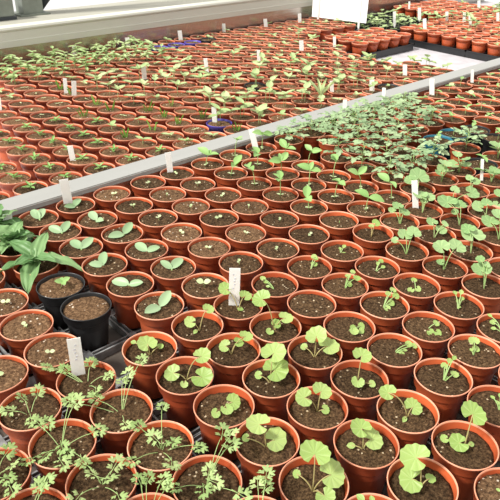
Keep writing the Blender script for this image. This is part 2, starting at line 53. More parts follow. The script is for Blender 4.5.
def leafmat(name, ca, cb, trans=.32, rough=.5, nscale=90, veins=0):
    t = NT(name)
    oi = t.n('ShaderNodeObjectInfo'); tc = t.n('ShaderNodeTexCoord')
    r = ramp(t, [(0, ca), (1, cb)])
    nz = t.n('ShaderNodeTexNoise', Scale=float(nscale), Detail=3.0); t.l(tc.outputs['Object'], nz.inputs['Vector'])
    m = t.n('ShaderNodeMath', operation='MULTIPLY_ADD'); t.l(nz.outputs[0], m.inputs[0]); m.inputs[1].default_value = .6
    m2 = t.n('ShaderNodeMath', operation='MULTIPLY_ADD'); t.l(oi.outputs['Random'], m2.inputs[0]); m2.inputs[1].default_value = .7; m2.inputs[2].default_value = -.15
    t.l(m2.outputs[0], m.inputs[2]); t.l(m.outputs[0], r.inputs[0])
    if veins:
        sp = t.n('ShaderNodeSeparateXYZ'); t.l(tc.outputs['Object'], sp.inputs[0])
        an = t.n('ShaderNodeMath', operation='ARCTAN2'); t.l(sp.outputs[0], an.inputs[0]); t.l(sp.outputs[1], an.inputs[1])
        mu = t.n('ShaderNodeMath', operation='MULTIPLY'); mu.inputs[1].default_value = float(veins); t.l(an.outputs[0], mu.inputs[0])
        cs = t.n('ShaderNodeMath', operation='COSINE'); t.l(mu.outputs[0], cs.inputs[0])
        vr = ramp(t, [(.75, (0, 0, 0, 1)), (1, (.3, .3, .3, 1))]); t.l(cs.outputs[0], vr.inputs[0])
        mx = t.n('ShaderNodeMix', data_type='RGBA'); t.l(vr.outputs[0], mx.inputs[0]); t.l(r.outputs[0], mx.inputs[6]); mx.inputs[7].default_value = srgb(206, 226, 162)
        col = mx.outputs[2]
    else: col = r.outputs[0]
    p = t.n('ShaderNodeBsdfPrincipled', Roughness=rough); p.inputs['Specular IOR Level'].default_value = .35
    tr = t.n('ShaderNodeBsdfTranslucent'); mix = t.n('ShaderNodeMixShader', Fac=trans)
    t.l(col, p.inputs['Base Color']); t.l(col, tr.inputs[0])
    t.l(p.outputs[0], mix.inputs[1]); t.l(tr.outputs[0], mix.inputs[2]); t.l(mix.outputs[0], t.out.inputs[0])
    return t.m

def soilmat(name, dark, mid, light, fleck):
    t = NT(name)
    oi = t.n('ShaderNodeObjectInfo'); tc = t.n('ShaderNodeTexCoord')
    add = t.n('ShaderNodeVectorMath', operation='ADD'); t.l(tc.outputs['Object'], add.inputs[0]); t.l(oi.outputs['Location'], add.inputs[1])
    nz = t.n('ShaderNodeTexNoise', Scale=230.0, Detail=6.0, Roughness=.82); t.l(add.outputs[0], nz.inputs['Vector'])
    r = ramp(t, [(.36, dark), (.5, mid), (.63, light)]); t.l(nz.outputs[0], r.inputs[0])
    vo = t.n('ShaderNodeTexVoronoi', Scale=210.0); t.l(add.outputs[0], vo.inputs['Vector'])
    sx = t.n('ShaderNodeSeparateColor'); t.l(vo.outputs['Color'], sx.inputs[0])
    g1 = t.n('ShaderNodeMath', operation='GREATER_THAN'); g1.inputs[1].default_value = .945; t.l(sx.outputs[0], g1.inputs[0])
    g2 = t.n('ShaderNodeMath', operation='LESS_THAN'); g2.inputs[1].default_value = .36; t.l(vo.outputs['Distance'], g2.inputs[0])
    g = t.n('ShaderNodeMath', operation='MULTIPLY'); t.l(g1.outputs[0], g.inputs[0]); t.l(g2.outputs[0], g.inputs[1])
    mx = t.n('ShaderNodeMix', data_type='RGBA'); t.l(g.outputs[0], mx.inputs[0]); t.l(r.outputs[0], mx.inputs[6]); mx.inputs[7].default_value = fleck
    hs = t.n('ShaderNodeHueSaturation'); mr = t.n('ShaderNodeMapRange'); mr.inputs[3].default_value = .75; mr.inputs[4].default_value = 1.25
    t.l(oi.outputs['Random'], mr.inputs[0]); t.l(mr.outputs[0], hs.inputs['Value']); t.l(mx.outputs[2], hs.inputs['Color'])
    p = t.n('ShaderNodeBsdfPrincipled', Roughness=.95); p.inputs['Specular IOR Level'].default_value = .1
    bp = t.n('ShaderNodeBump', Strength=.9, Distance=.004); t.l(nz.outputs[0], bp.inputs['Height']); t.l(bp.outputs[0], p.inputs['Normal'])
    t.l(hs.outputs[0], p.inputs['Base Color']); t.l(p.outputs[0], t.out.inputs[0])
    return t.m

def plain(name, c, rough=.6, metal=0, nscale=0, var=.2, stretch=None, bump=0):
    t = NT(name)
    p = t.n('ShaderNodeBsdfPrincipled', Roughness=rough, Metallic=metal)
    if nscale:
        tc = t.n('ShaderNodeTexCoord'); mp = t.n('ShaderNodeMapping')
        if stretch: mp.inputs['Scale'].default_value = stretch
        t.l(tc.outputs['Object'], mp.inputs[0])
        nz = t.n('ShaderNodeTexNoise', Scale=float(nscale), Detail=5.0); t.l(mp.outputs[0], nz.inputs['Vector'])
        d = tuple(v*(1-var) for v in c[:3])+(1,); r = ramp(t, [(.3, d), (.7, c)])
        t.l(nz.outputs[0], r.inputs[0]); t.l(r.outputs[0], p.inputs['Base Color'])
        if bump:
            bp = t.n('ShaderNodeBump', Strength=bump, Distance=.01); t.l(nz.outputs[0], bp.inputs['Height']); t.l(bp.outputs[0], p.inputs['Normal'])
    else:
        p.inputs['Base Color'].default_value = c
    t.l(p.outputs[0], t.out.inputs[0])
    return t.m

M = {}
M['pot'] = plastic('terracotta_plastic', srgb(196, 96, 56), srgb(172, 78, 46), .36, .25)
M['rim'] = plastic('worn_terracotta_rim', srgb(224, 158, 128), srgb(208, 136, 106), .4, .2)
M['black'] = plastic('black_plastic', srgb(44, 46, 48), srgb(34, 35, 37), .36, .3)
M['teal'] = plastic('teal_plastic', srgb(52, 122, 142), srgb(40, 104, 124), .36, .2)
M['purple'] = plastic('purple_plastic', srgb(98, 84, 176), srgb(84, 72, 160), .36, .2)
M['soil'] = soilmat('peat_compost', srgb(30, 21, 14), srgb(74, 56, 38), srgb(118, 94, 68), srgb(186, 168, 140))
M['soil_dry'] = soilmat('dry_peat_compost', srgb(52, 37, 26), srgb(102, 77, 55), srgb(148, 118, 88), srgb(212, 198, 178))
M['soil_black'] = soilmat('dark_compost', srgb(24, 20, 16), srgb(50, 42, 34), srgb(84, 72, 58), srgb(180, 170, 155))
M['geranium'] = leafmat('yellow_green_leaf', srgb(150, 184, 96), srgb(186, 208, 130), .40, .42, 90, 8)
M['squash'] = leafmat('pale_blue_green_cotyledon', srgb(138, 170, 124), srgb(168, 194, 152), .25, .4, 60)
M['parsley'] = leafmat('feathery_leaf', srgb(146, 178, 106), srgb(194, 212, 148), .36)
M['sprout'] = leafmat('tiny_sprout_leaf', srgb(182, 202, 146), srgb(218, 226, 184), .3)
M['tall'] = leafmat('oval_seedling_leaf', srgb(136, 180, 104), srgb(168, 204, 130), .34)
M['bushy'] = leafmat('bushy_seedling_leaf', srgb(138, 170, 124), srgb(184, 204, 158), .34)
M['mallow'] = leafmat('rounded_seedling_leaf', srgb(130, 168, 106), srgb(170, 198, 140), .34, .42, 90, 7)
M['cabbage'] = leafmat('dark_crinkled_leaf', srgb(92, 134, 78), srgb(146, 178, 122), .28, .42, 70)
M['pale'] = leafmat('pale_seedling_leaf', srgb(168, 196, 130), srgb(206, 220, 168), .36)
M['grass'] = leafmat('grassy_sprout', srgb(112, 160, 66), srgb(150, 188, 92), .3)
M['stem'] = leafmat('green_stem', srgb(150, 184, 110), srgb(182, 204, 140), .2)
M['stem_red'] = leafmat('reddish_stem', srgb(166, 150, 100), srgb(186, 176, 120), .2)
M['tag'] = leafmat('white_plant_tag', srgb(246, 246, 242), srgb(250, 250, 247), .4, .4)
M['ink'] = plain('faded_pencil', srgb(204, 206, 214), .8)
M['alu'] = plain('brushed_aluminium', srgb(168, 168, 164), .5, .35, 5, .08, (.3, 3, 3))
M['alu_dull'] = plain('dull_aluminium', srgb(190, 184, 176), .27, .92, 9, .2, (.4, 6, 6), .06)
M['cream'] = plain('cream_painted_metal', srgb(206, 206, 194), .5, 0, 3, .07, (.5, 6, 6))
M['coping'] = plain('pale_concrete', srgb(162, 160, 148), .85, 0, 12, .08)
M['mat'] = plain('damp_bench_mat', srgb(92, 84, 76), .5, 0, 14, .55)
M['fleece'] = plain('pale_bench_fleece', srgb(188, 184, 188), .85, 0, 16, .2)
M['concrete'] = plain('concrete_floor', srgb(146, 149, 158), .8, 0, 4, .2)
M['galv'] = plain('galvanised_steel', srgb(140, 146, 136), .5, .5, 20, .25)
M['dark'] = plain('dark_steel', srgb(62, 66, 70), .5, .3)
M['tray'] = plain('dusty_glare_black_plastic', srgb(150, 152, 152), .3, 0, 60, .6)  # black plastic with dust; its sky glare is painted in as paler grey
M['board'] = plain('white_board', srgb(252, 252, 252), .35)

# ------------------------------------------------------------------ mesh tools
def mesh(name, bm, mats, smooth=True):
    me = bpy.data.meshes.new(name)
    bmesh.ops.recalc_face_normals(bm, faces=bm.faces)
    bm.to_mesh(me); bm.free()
    for m in (mats if isinstance(mats, (list, tuple)) else [mats]): me.materials.append(m)
    if smooth:
        for p in me.polygons: p.use_smooth = True
    return me

def link(name, data, parent=None, loc=(0, 0, 0), rot=(0, 0, 0), sc=1):
    o = bpy.data.objects.new(name, data); COL.objects.link(o)
    o.location = loc; o.rotation_euler = rot
    o.scale = (sc, sc, sc) if not isinstance(sc, tuple) else sc
    if parent: o.parent = parent
    return o

def thing(name, label, cat, loc, group=None, data=None, rot=(0, 0, 0)):
    o = link(name, data, None, loc, rot)
    o['label'] = label; o['category'] = cat
    if group: o['group'] = group
    return o

def lathe(bm, prof, n, mat=0, cap0=False, closed=False):
    rings = []
    for r, z in prof:
        rings.append([bm.verts.new((r*math.cos(2*PI*i/n), r*math.sin(2*PI*i/n), z)) for i in range(n)])
    k = len(rings)
    for a in range(k if closed else k-1):
        A, B = rings[a], rings[(a+1) % k]
        for i in range(n):
            f = bm.faces.new((A[i], A[(i+1) % n], B[(i+1) % n], B[i])); f.material_index = mat
    if cap0: bm.faces.new(rings[0][::-1]).material_index = mat
    return rings

def box(bm, x0, x1, y0, y1, z0, z1, mat=0):
    v = [bm.verts.new((x, y, z)) for z in (z0, z1) for y in (y0, y1) for x in (x0, x1)]
    for q in ((0, 2, 3, 1), (4, 5, 7, 6), (0, 1, 5, 4), (2, 6, 7, 3), (0, 4, 6, 2), (1, 3, 7, 5)):
        bm.faces.new([v[i] for i in q]).material_index = mat

def tube(bm, pts, r0, r1, n=6, mat=0):
    pts = [Vector(p) for p in pts]; rings = []
    for i, p in enumerate(pts):
        d = (pts[min(i+1, len(pts)-1)]-pts[max(i-1, 0)]).normalized()
        a = d.orthogonal().normalized() if not rings else (pa - d*pa.dot(d)).normalized()
        pa = a; b = d.cross(a); r = r0+(r1-r0)*i/(len(pts)-1)
        rings.append([bm.verts.new(p+(a*math.cos(2*PI*k/n)+b*math.sin(2*PI*k/n))*r) for k in range(n)])
    for A, B in zip(rings, rings[1:]):
        for k in range(n): bm.faces.new((A[k], A[(k+1) % n], B[(k+1) % n], B[k])).material_index = mat
    bm.faces.new(rings[0][::-1]); bm.faces.new(rings[-1])

def arc(a, b, bend=.25, n=6, side=None):
    "stem curve that leaves a upwards and arrives at b"
    a, b = Vector(a), Vector(b); c = Vector((a.x+(b.x-a.x)*bend, a.y+(b.y-a.y)*bend, b.z))
    return [(1-t)**2*a+2*t*(1-t)*c+t*t*b for t in (i/n for i in range(n+1))]

# pots: base at z = 0
def pot_meshes(n, matbody, matrim, tag):
    bm = bmesh.new()
    # outer wall up to the collar and the inner wall
    lathe(bm, [(.0305, 0), (.0318, .0015), (.0376, .0625), (.0384, .064), (.0395, .066), (.0400, .0665)], n, 0, True)
    lathe(bm, [(.0405, .0700), (.0385, .064), (.0296, .003)], n)
    bo = mesh('pot_body_'+tag, bm, matbody)
    bm = bmesh.new()
    # collar and rolled lip
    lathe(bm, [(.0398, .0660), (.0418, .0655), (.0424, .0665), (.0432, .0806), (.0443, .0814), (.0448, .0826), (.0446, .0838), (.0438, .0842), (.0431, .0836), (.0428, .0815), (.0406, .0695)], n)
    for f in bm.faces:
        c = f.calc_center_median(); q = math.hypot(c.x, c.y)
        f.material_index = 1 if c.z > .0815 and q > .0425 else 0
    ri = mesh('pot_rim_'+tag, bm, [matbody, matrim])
    return bo, ri

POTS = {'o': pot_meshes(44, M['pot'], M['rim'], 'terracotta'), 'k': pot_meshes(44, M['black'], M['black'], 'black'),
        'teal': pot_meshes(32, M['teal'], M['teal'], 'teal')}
def far_pot(mb, mr, tag):
    bm = bmesh.new(); n = 24
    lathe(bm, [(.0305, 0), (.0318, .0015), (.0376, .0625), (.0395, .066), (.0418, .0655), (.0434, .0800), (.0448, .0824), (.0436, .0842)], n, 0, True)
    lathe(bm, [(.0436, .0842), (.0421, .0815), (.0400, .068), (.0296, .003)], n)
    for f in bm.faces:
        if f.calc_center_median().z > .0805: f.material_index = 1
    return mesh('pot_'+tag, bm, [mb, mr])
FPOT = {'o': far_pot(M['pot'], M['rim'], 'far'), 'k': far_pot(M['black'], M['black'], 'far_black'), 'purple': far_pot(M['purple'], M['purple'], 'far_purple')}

def soil_mesh(seed, mat, rings=9, n=36, z=.0715, amp=.0022):
    r = random.Random(seed); bm = bmesh.new(); R0 = .0400; vs = []
    from mathutils import noise
    off = Vector((seed*3.1, seed*1.7, 0))
    def hz(x, y):
        p = Vector((x, y, 0))*120+off
        return z + noise.noise(p)*amp + noise.noise(p*2.7)*amp*.6 + noise.noise(Vector((x, y, 0))*30+off)*amp
    c = bm.verts.new((0, 0, hz(0, 0)))
    for k in range(1, rings+1):
        rr = R0*k/rings
        vs.append([bm.verts.new((rr*math.cos(2*PI*i/n), rr*math.sin(2*PI*i/n), hz(rr*math.cos(2*PI*i/n), rr*math.sin(2*PI*i/n)) - (.0012 if k == rings else 0))) for i in range(n)])
    for i in range(n): bm.faces.new((c, vs[0][i], vs[0][(i+1) % n]))
    for a in range(rings-1):
        for i in range(n): bm.faces.new((vs[a][i], vs[a+1][i], vs[a+1][(i+1) % n], vs[a][(i+1) % n]))
    # underside so the plug of compost has body
    bt = [bm.verts.new((.036*math.cos(2*PI*i/n), .036*math.sin(2*PI*i/n), z-.02)) for i in range(n)]
    for i in range(n): bm.faces.new((vs[-1][i], bt[i], bt[(i+1) % n], vs[-1][(i+1) % n]))
    bm.faces.new(bt[::-1])
    # crumbs and small stones lying on the compost
    for q in range(14):
        a = r.uniform(0, 2*PI); d = R0*.92*math.sqrt(r.random()); x, y = d*math.cos(a), d*math.sin(a)
        s = r.uniform(.0006, .0017)
        m = Matrix.Translation((x, y, hz(x, y)+s*.3)) @ Euler((r.random()*3, r.random()*3, r.random()*3)).to_matrix().to_4x4() @ Matrix.Diagonal((s*1.4, s, s*.8, 1))
        bmesh.ops.create_icosphere(bm, subdivisions=1, radius=1, matrix=m)
    return mesh('compost', bm, mat)
SOIL = [soil_mesh(i, M['soil']) for i in range(5)]
SOILD = [soil_mesh(i+10, M['soil_dry']) for i in range(3)]
SOILFULL = soil_mesh(20, M['soil_dry'], z=.078)
SOILK = [soil_mesh(i+30, M['soil'], 5, 20) for i in range(3)] + [soil_mesh(i+40, M['soil_dry'], 5, 20) for i in range(3)]

# ---- leaves: base at origin, blade along +Y, face up
def round_leaf(seed, mat, nlobe=9, cleft=.55, n=54):
    "rounded scalloped blade, petiole joins at the cleft; diameter 1"
    r = random.Random(seed); bm = bmesh.new(); rings = 6; vs = []
    c = bm.verts.new((0, 0, 0))
    ph = r.uniform(-.15, .15)
    for k in range(1, rings+1):
        row = []
        for i in range(n+1):
            a = -PI/2 + cleft*.5 + (2*PI-cleft)*i/n
            u = i/n
            e = .5*(1+.034*math.cos(2*PI*nlobe*u+PI)) * (1 - .14*math.cos(a+PI/2+ph)**2*0) * (1 + .06*math.sin(a*2+seed))
            e *= .86+.14*min(1, min(u, 1-u)*9)
            rr = e*k/rings
            z = .16*(k/rings)**1.6*.5 - .017*math.cos(2*PI*nlobe*u)*(k/rings) + .05*math.sin(2*a+seed)*(k/rings)**2
            row.append(bm.verts.new((rr*math.cos(a), rr*math.sin(a), z)))
        vs.append(row)
    for i in range(n): bm.faces.new((c, vs[0][i], vs[0][i+1]))
    for a in range(rings-1):
        for i in range(n): bm.faces.new((vs[a][i], vs[a+1][i], vs[a+1][i+1], vs[a][i+1]))
    return mesh('scalloped_blade', bm, mat)

def oval_leaf(mat, w=.46, cup=.10, droop=.12, nl=9, nw=4, tip=.5, wave=0, seed=0):
    "length 1 along +Y"
    bm = bmesh.new(); g = []
    for i in range(nl+1):
        t = i/nl
        half = w*.5*(math.sin(PI*t**(.8+tip*.3)))**(.75 if tip > .37 else .56) if 0 < t < 1 else .012
        row = []
        for j in range(-nw, nw+1):
            s = j/nw
            z = cup*abs(s)**1.5*half/w*2 - droop*t*t + .01*(1-abs(s)) + wave*math.sin(t*17+seed+s*2)*abs(s) + wave*.6*math.sin(s*9+t*5+seed)
            row.append(bm.verts.new((half*s, t, z)))
        g.append(row)
    for i in range(nl):
        for j in range(2*nw): bm.faces.new((g[i][j], g[i][j+1], g[i+1][j+1], g[i+1][j]))
    return mesh('oval_blade', bm, mat)

def fan(bm, M4, size, seed, lobes=3):
    "one deeply lobed wedge leaflet"
    r = random.Random(seed)
    pts = []
    for L in range(lobes):
        a0 = (L-(lobes-1)/2)*(.62 if lobes == 3 else .5)
        for q, (da, rr) in enumerate(((-.24, .50), (-.17, .86), (-.07, .80), (0, 1.0), (.08, .80), (.18, .86), (.25, .50))):
            k = (1 if L == (lobes-1)/2 else .88)*r.uniform(.92, 1.06)
            pts.append((math.sin(a0+da)*rr*k*size, math.cos(a0+da)*rr*k*size, .10*size*math.sin(rr*3+L)))
    c = bm.verts.new(M4 @ Vector((0, 0, 0))); m = bm.verts.new(M4 @ Vector((0, .42*size, .05*size)))
    v = [bm.verts.new(M4 @ Vector(p)) for p in pts]
    bm.faces.new((c, v[0], m)) ; bm.faces.new((c, m, v[-1]))
    for a, b in zip(v, v[1:]): bm.faces.new((m, a, b)) if 0 else bm.faces.new((m, b, a))

def feather_leaf(seed, mat):
    "compound leaf of lobed leaflets, about 1 long"
    r = random.Random(seed); bm = bmesh.new()
    spots = [(0, .48, 0, .55), (.12, .34, -.95, .46), (-.12, .34, .95, .46), (.06, .05, -1.15, .40), (-.06, .05, 1.15, .40)]
    for q, (x, y, a, s) in enumerate(spots):
        m = Matrix.Translation((x, y, r.uniform(-.04, .06))) @ Euler((r.uniform(-.25, .35), r.uniform(-.25, .25), a+r.uniform(-.15, .15))).to_matrix().to_4x4()
        fan(bm, m, s*r.uniform(.9, 1.1), seed*7+q)
    tube(bm, [(0, -.25, 0), (0, .15, .02), (0, .55, .02)], .022, .014, 4)
    return mesh('lobed_blade', bm, mat, False)

def compound_leaf(seed, mat):
    "five-leaflet leaf with ovate leaflets, about 1 long"
    r = random.Random(seed); bm = bmesh.new()
    for q, (y, a, s) in enumerate(((.55, 0, .5), (.42, -.95, .42), (.42, .95, .42), (.14, -1.2, .34), (.14, 1.2, .34))):
        m = Matrix.Translation((0, y, 0)) @ Euler((r.uniform(-.3, .2), r.uniform(-.3, .3), a)).to_matrix().to_4x4()
        g = []
        for i in range(6):
            t = i/5; h = .36*math.sin(PI*t**.8)**.8 if 0 < t < 1 else .01
            g.append([bm.verts.new(m @ Vector((h*s2*s*(1.12 if i % 2 else .94), t*s, .06*s*abs(s2)-.12*s*t*t))) for s2 in (-1, -.5, 0, .5, 1)])
        for i in range(5):
            for j in range(4): bm.faces.new((g[i][j], g[i][j+1], g[i+1][j+1], g[i+1][j]))
    tube(bm, [(0, -.1, 0), (0, .3, .02), (0, .6, 0)], .022, .014, 4)
    return mesh('compound_blade', bm, mat)

LG = [round_leaf(i, M['geranium'], 8+i % 3, .55+.17*(i % 3)) for i in range(5)]
LGS = [round_leaf(i+7, M['mallow'], 7+i % 2, .5) for i in range(4)]
LGO = oval_leaf(M['geranium'], .72, .1, .05)
LS = [oval_leaf(M['squash'], .52, .10, .06+.08*i, tip=.35) for i in range(3)]
LT = [oval_leaf(M['tall'], .58, .14, .1+.12*i, tip=.5) for i in range(3)]
LV = [oval_leaf(M['sprout'], .78, .1, .08, 6, 2) for i in range(1)] + [oval_leaf(M['tall'], .66, .1, .1, 6, 2)]
LP = [feather_leaf(i, M['parsley']) for i in range(5)]
LB = [compound_leaf(i, M['bushy']) for i in range(4)]
LC = [oval_leaf(M['cabbage'], .50, .10, .46+.12*i, 24, 8, .36, .034, i*2) for i in range(4)]
LK = [oval_leaf(M['cabbage'], .85, .12, .3+.12*i, 24, 8, .40, .05, i*2) for i in range(3)]
LY = [round_leaf(i+17, M['bushy'], 5, .7, 30) for i in range(3)]

def facing(d, n=(-.42, -.50, 1), jit=.15):
    "leaf along direction d with its face turned up towards the light"
    y = Vector(d).normalized(); n = Vector(n)+Vector((R.uniform(-jit, jit), R.uniform(-jit, jit), 0)); z = (n-y*n.dot(y)).normalized(); x = y.cross(z)
    return Matrix((x, y, z)).transposed().to_euler()

def ldir(az, pitch, roll=0):
    "rotation that points a leaf's +Y along compass az (from +X), rising by pitch"
    return (Matrix.Rotation(az-PI/2, 3, 'Z') @ Matrix.Rotation(pitch, 3, 'X') @ Matrix.Rotation(roll, 3, 'Y')).to_euler()

ORD = ['zeroth', 'first', 'second', 'third', 'fourth', 'fifth', 'sixth', 'seventh', 'eighth', 'ninth', 'tenth', 'eleventh', 'twelfth', 'thirteenth', 'fourteenth', 'fifteenth', 'sixteenth', 'seventeenth', 'eighteenth', 'nineteenth', 'twentieth']
ORD += ['twenty-'+o for o in ORD[1:10]] + ['thirtieth'] + ['thirty-'+o for o in ORD[1:10]]

# ------------------------------------------------------------------ near bench rows (parallel to the rail)
near = [dict(x=a, y=b, kind='u' if c in ('teal', 'k') and k in 'LM' else k, col=c, lv=l) for a, b, k, c, l in NEAR]
rows = []
for p in sorted(near, key=lambda p: -p['y']):
    for rw in rows:
        q = min(rw, key=lambda o: abs(o['x']-p['x']))
        yy = q['y'] - .012*(p['x']-q['x'])
        if abs(yy-p['y']) < .040: rw.append(p); break
    else: rows.append([p])
rows.sort(key=lambda rw: -sum(p['y']+.012*p['x'] for p in rw)/len(rw))

CAMZ = RIM + .652009
CR = ((0.737151110, 0.324287263, -0.592828822), (-0.675474542, 0.377655922, -0.633332573), (0.018503628, 0.867302586, 0.497437273))
def seen(x, y, z, pad=22):
    "is this point inside the photographed frame (only used to count rows from the left-hand edge)"
    d = (x, y, z-CAMZ); c = [sum(CR[i][k]*d[i] for i in range(3)) for k in range(3)]
    return -pad < 250+630*c[0]/-c[2] < 500+pad and -pad < 250-630*c[1]/-c[2] < 500+pad

NAMES = {'G': ('potted_geranium', 'round scalloped geranium leaves', 'potted geranium seedlings'),
 'g': ('potted_geranium_sprout', 'few small rounded leaves', 'pots of small rounded-leaf seedlings'),
 'P': ('potted_parsley', 'feathery spreading seedling', 'pots of feathery seedlings'),
 'S': ('potted_squash', 'two fat pale seed leaves', 'pots of broad two-leaf seedlings'),
 's': ('potted_squash', 'one small curled seedling', 'pots of broad two-leaf seedlings'),
 't': ('potted_sprout', 'tiny pale sprout', 'pots with tiny sprouts'),
 'u': ('potted_sprout', 'small light green seedling', 'pots with tiny sprouts'),
 'T': ('potted_oval_leaf_seedling', 'upright oval-leaved seedling', 'pots of upright oval-leaved seedlings'),
 'M': ('potted_mallow', 'tall broad-leaved seedling', 'pots of tall broad-leaved seedlings'),
 'L': ('potted_bushy_seedling', 'bushy many-leaved plant', 'pots of bushy plants'),
 'B': ('potted_cabbage', 'large crinkled dark leaves', 'pots of large-leaved plants'),
 'k1': ('potted_sprout', 'tiny two-leaf sprout', 'pots with tiny sprouts'), 'k2': ('potted_sprout', 'bare compost', 'pots with tiny sprouts'),
 'bare': ('potted_sprout', 'bare mossy compost', 'pots with tiny sprouts')}
COLW = {'o': 'terracotta pot', 'k': 'black pot', 'teal': 'teal pot'}

SZ = .0715                       # compost height inside a pot
def add_leaf(parent, data, loc, rot, sc):
    return link('leaf', data, parent, loc, rot, sc)

def stems(name, curves, parent, mat, r0=.0011, r1=.0008):
    bm = bmesh.new()
    for c in curves: tube(bm, c, r0, r1, 6)
    return link(name, mesh('stem', bm, mat), parent)

def plant(root, p):
    k = p['kind']; lv = p['lv']
    bx, by = R.uniform(-.003, .003), R.uniform(-.003, .003); base = (bx, by, SZ-.002)
    if k in ('G', 'g') or (k == 'M' and lv):
        cv = []; todo = []
        for dx, dy, dz, s in lv:
            P = Vector((dx/100, dy/100, SZ+dz/100)); s = s/100
            cv.append(arc(base, P, .3)); todo.append((P, s))
        if not cv: cv = [[base, (bx, by, SZ+.006)]]
        st = stems('seedling', cv, root, M['stem'] if k != 'G' else M['stem_red'], .0010, .0007)
        for P, s in todo:
            out = math.atan2(P.y-by, P.x-bx)
            # blades lean a little to the light and outwards
            nrm = Vector((-.30, -.34, 1)) + Vector((math.cos(out), math.sin(out), 0))*.12 + Vector((R.uniform(-.15, .15), R.uniform(-.15, .15), 0))
            q = nrm.to_track_quat('Z', 'Y').to_matrix()
            if s > .011:
                rot = (q @ Matrix.Rotation(out-PI/2+R.uniform(-.3, .3)-q.to_euler().z, 3, 'Z')).to_euler()
                add_leaf(st, R.choice(LG if k != 'M' else LGS), P, rot, s*.98)
            else:
                rot = (q @ Matrix.Rotation(out-PI/2-q.to_euler().z, 3, 'Z')).to_euler()
                add_leaf(st, LGO, P-Vector((math.cos(out), math.sin(out), 0))*s*.5, rot, s*1.15)
    elif k == 'P':
        cv = []; todo = []
        if not lv: lv = [[R.uniform(-5, 5), R.uniform(-5, 5), R.uniform(1.5, 4), 1] for _ in range(6)]
        for dx, dy, dz, s in lv:
            P = Vector((dx/100, dy/100, SZ+dz/100)); cv.append(arc(base, P, .55)); todo.append(P)
        st = stems('seedling', cv, root, M['stem'], .0006, .0004)
        for P in todo:
            out = math.atan2(P.y-by, P.x-bx)+R.uniform(-.5, .5)
            add_leaf(st, R.choice(LP), P, ldir(out, R.uniform(-.15, .35), R.uniform(-.4, .4)), R.uniform(.019, .027))
    elif k == 'S':
        top = Vector((bx, by, SZ+.009)); st = stems('seedling', [[base, (bx, by, SZ+.004), top]], root, M['stem'], .0022, .0018)
        for dx, dy, dz, s in lv:
            P = Vector((dx/100, dy/100, SZ+dz/100)); d = P-top; az = math.atan2(d.y, d.x); L = min(max(d.length*1.8, .028), .037)
            pt = min(max(math.atan2(d.z, math.hypot(d.x, d.y)), .05), .8); add_leaf(st, R.choice(LS), top, facing((math.cos(az), math.sin(az), math.tan(pt))), L)
    elif k in ('t', 's', 'k1'):
        h = .006 if k == 't' else .012; L = {'t': .0085, 's': .013, 'k1': .015}[k]*R.uniform(.8, 1.25)
        top = Vector((bx+R.uniform(-.004, .004), by+R.uniform(-.004, .004), SZ+h)); st = stems('seedling', [[base, top]], root, M['stem'], .0006, .0005)
        a = R.uniform(0, 2*PI)
        for q in range(4 if k == 'k1' else 2): b_ = a+(PI/2 if k == 'k1' else PI)*q; add_leaf(st, LV[1 if k == 'k1' else 0], top, facing((math.cos(b_), math.sin(b_), R.uniform(.05, .5))), L)
    elif k == 'u':
        h = R.uniform(.012, .025); top = Vector((bx+R.uniform(-.006, .006), by+R.uniform(-.006, .006), SZ+h)); st = stems('seedling', [arc(base, top)], root, M['stem'], .0009, .0007)
        a = R.uniform(0, 2*PI)
        for q in range(R.choice((2, 3, 4))): add_leaf(st, R.choice(LT+[LV[0]]), top, ldir(a+q*2.2, R.uniform(.0, .6)), R.uniform(.014, .026))
    elif k == 'T':
        h = R.uniform(.026, .05); top = Vector((bx+R.uniform(-.012, .012), by+R.uniform(-.012, .012), SZ+h))
        mid = Vector((bx, by, SZ+.012)); st = stems('seedling', [arc(base, top, .2)], root, M['stem'], .0012, .0009)
        a = R.uniform(0, 2*PI)
        for q in range(2): b_ = a+PI*q+R.uniform(-.5, .5); add_leaf(st, R.choice(LT), top, facing((math.cos(b_), math.sin(b_), R.uniform(-.1, .9)), jit=.4), R.uniform(.028, .038))
        if R.random() < .6: add_leaf(st, R.choice(LT), top, ldir(a+1.6, R.uniform(.6, 1.1)), R.uniform(.016, .024))
        for q in range(2): add_leaf(st, LV[0], mid*.5+base_v(base)*.5, ldir(a+1.5+PI*q, R.uniform(.1, .5)), .010)
    elif k == 'M':
        cv = []; todo = []
        for q in range(R.choice((3, 4, 5))):
            a = q*2.3+R.uniform(-.4, .4)+bx*900; d = R.uniform(.008, .024); P = Vector((bx+math.cos(a)*d, by+math.sin(a)*d, SZ+R.uniform(.018, .045)))
            cv.append(arc(base, P, .2)); todo.append((P, a))
        st = stems('seedling', cv, root, M['stem'], .0011, .0008)
        for P, a in todo:
            add_leaf(st, R.choice(LGS+LT[:1]), P, ldir(a, R.uniform(.0, .5), R.uniform(-.3, .3)), R.uniform(.024, .037))
    elif k == 'L':
        cv = [[base, (bx, by, SZ+.025), (bx+R.uniform(-.004, .004), by+R.uniform(-.004, .004), SZ+.05)]]; todo = []
        a = R.uniform(0, 6)
        tall = .72 if p['y'] > 1.2 else 1.0 if p['y'] < .94 or p['x'] > 1.75 else 1.3; nq = 12
        for q in range(nq):
            z = (.016+.036*q/(nq-1))*tall; d = .036-.022*q/(nq-1)+R.uniform(-.004, .006); a += 2.4
            P = Vector((bx+math.cos(a)*d*.55, by+math.sin(a)*d*.55, SZ+z+.008)); cv.append(arc((bx, by, SZ+z), P, .5, 4)); todo.append((P, a, d))
        st = stems('seedling', cv, root, M['stem'], .0011, .0007)
        for P, a, d in todo:
            add_leaf(st, R.choice(LB), P, ldir(a, R.uniform(-.25, .35), R.uniform(-.3, .3)), R.uniform(.030, .044))
    elif k == 'B':
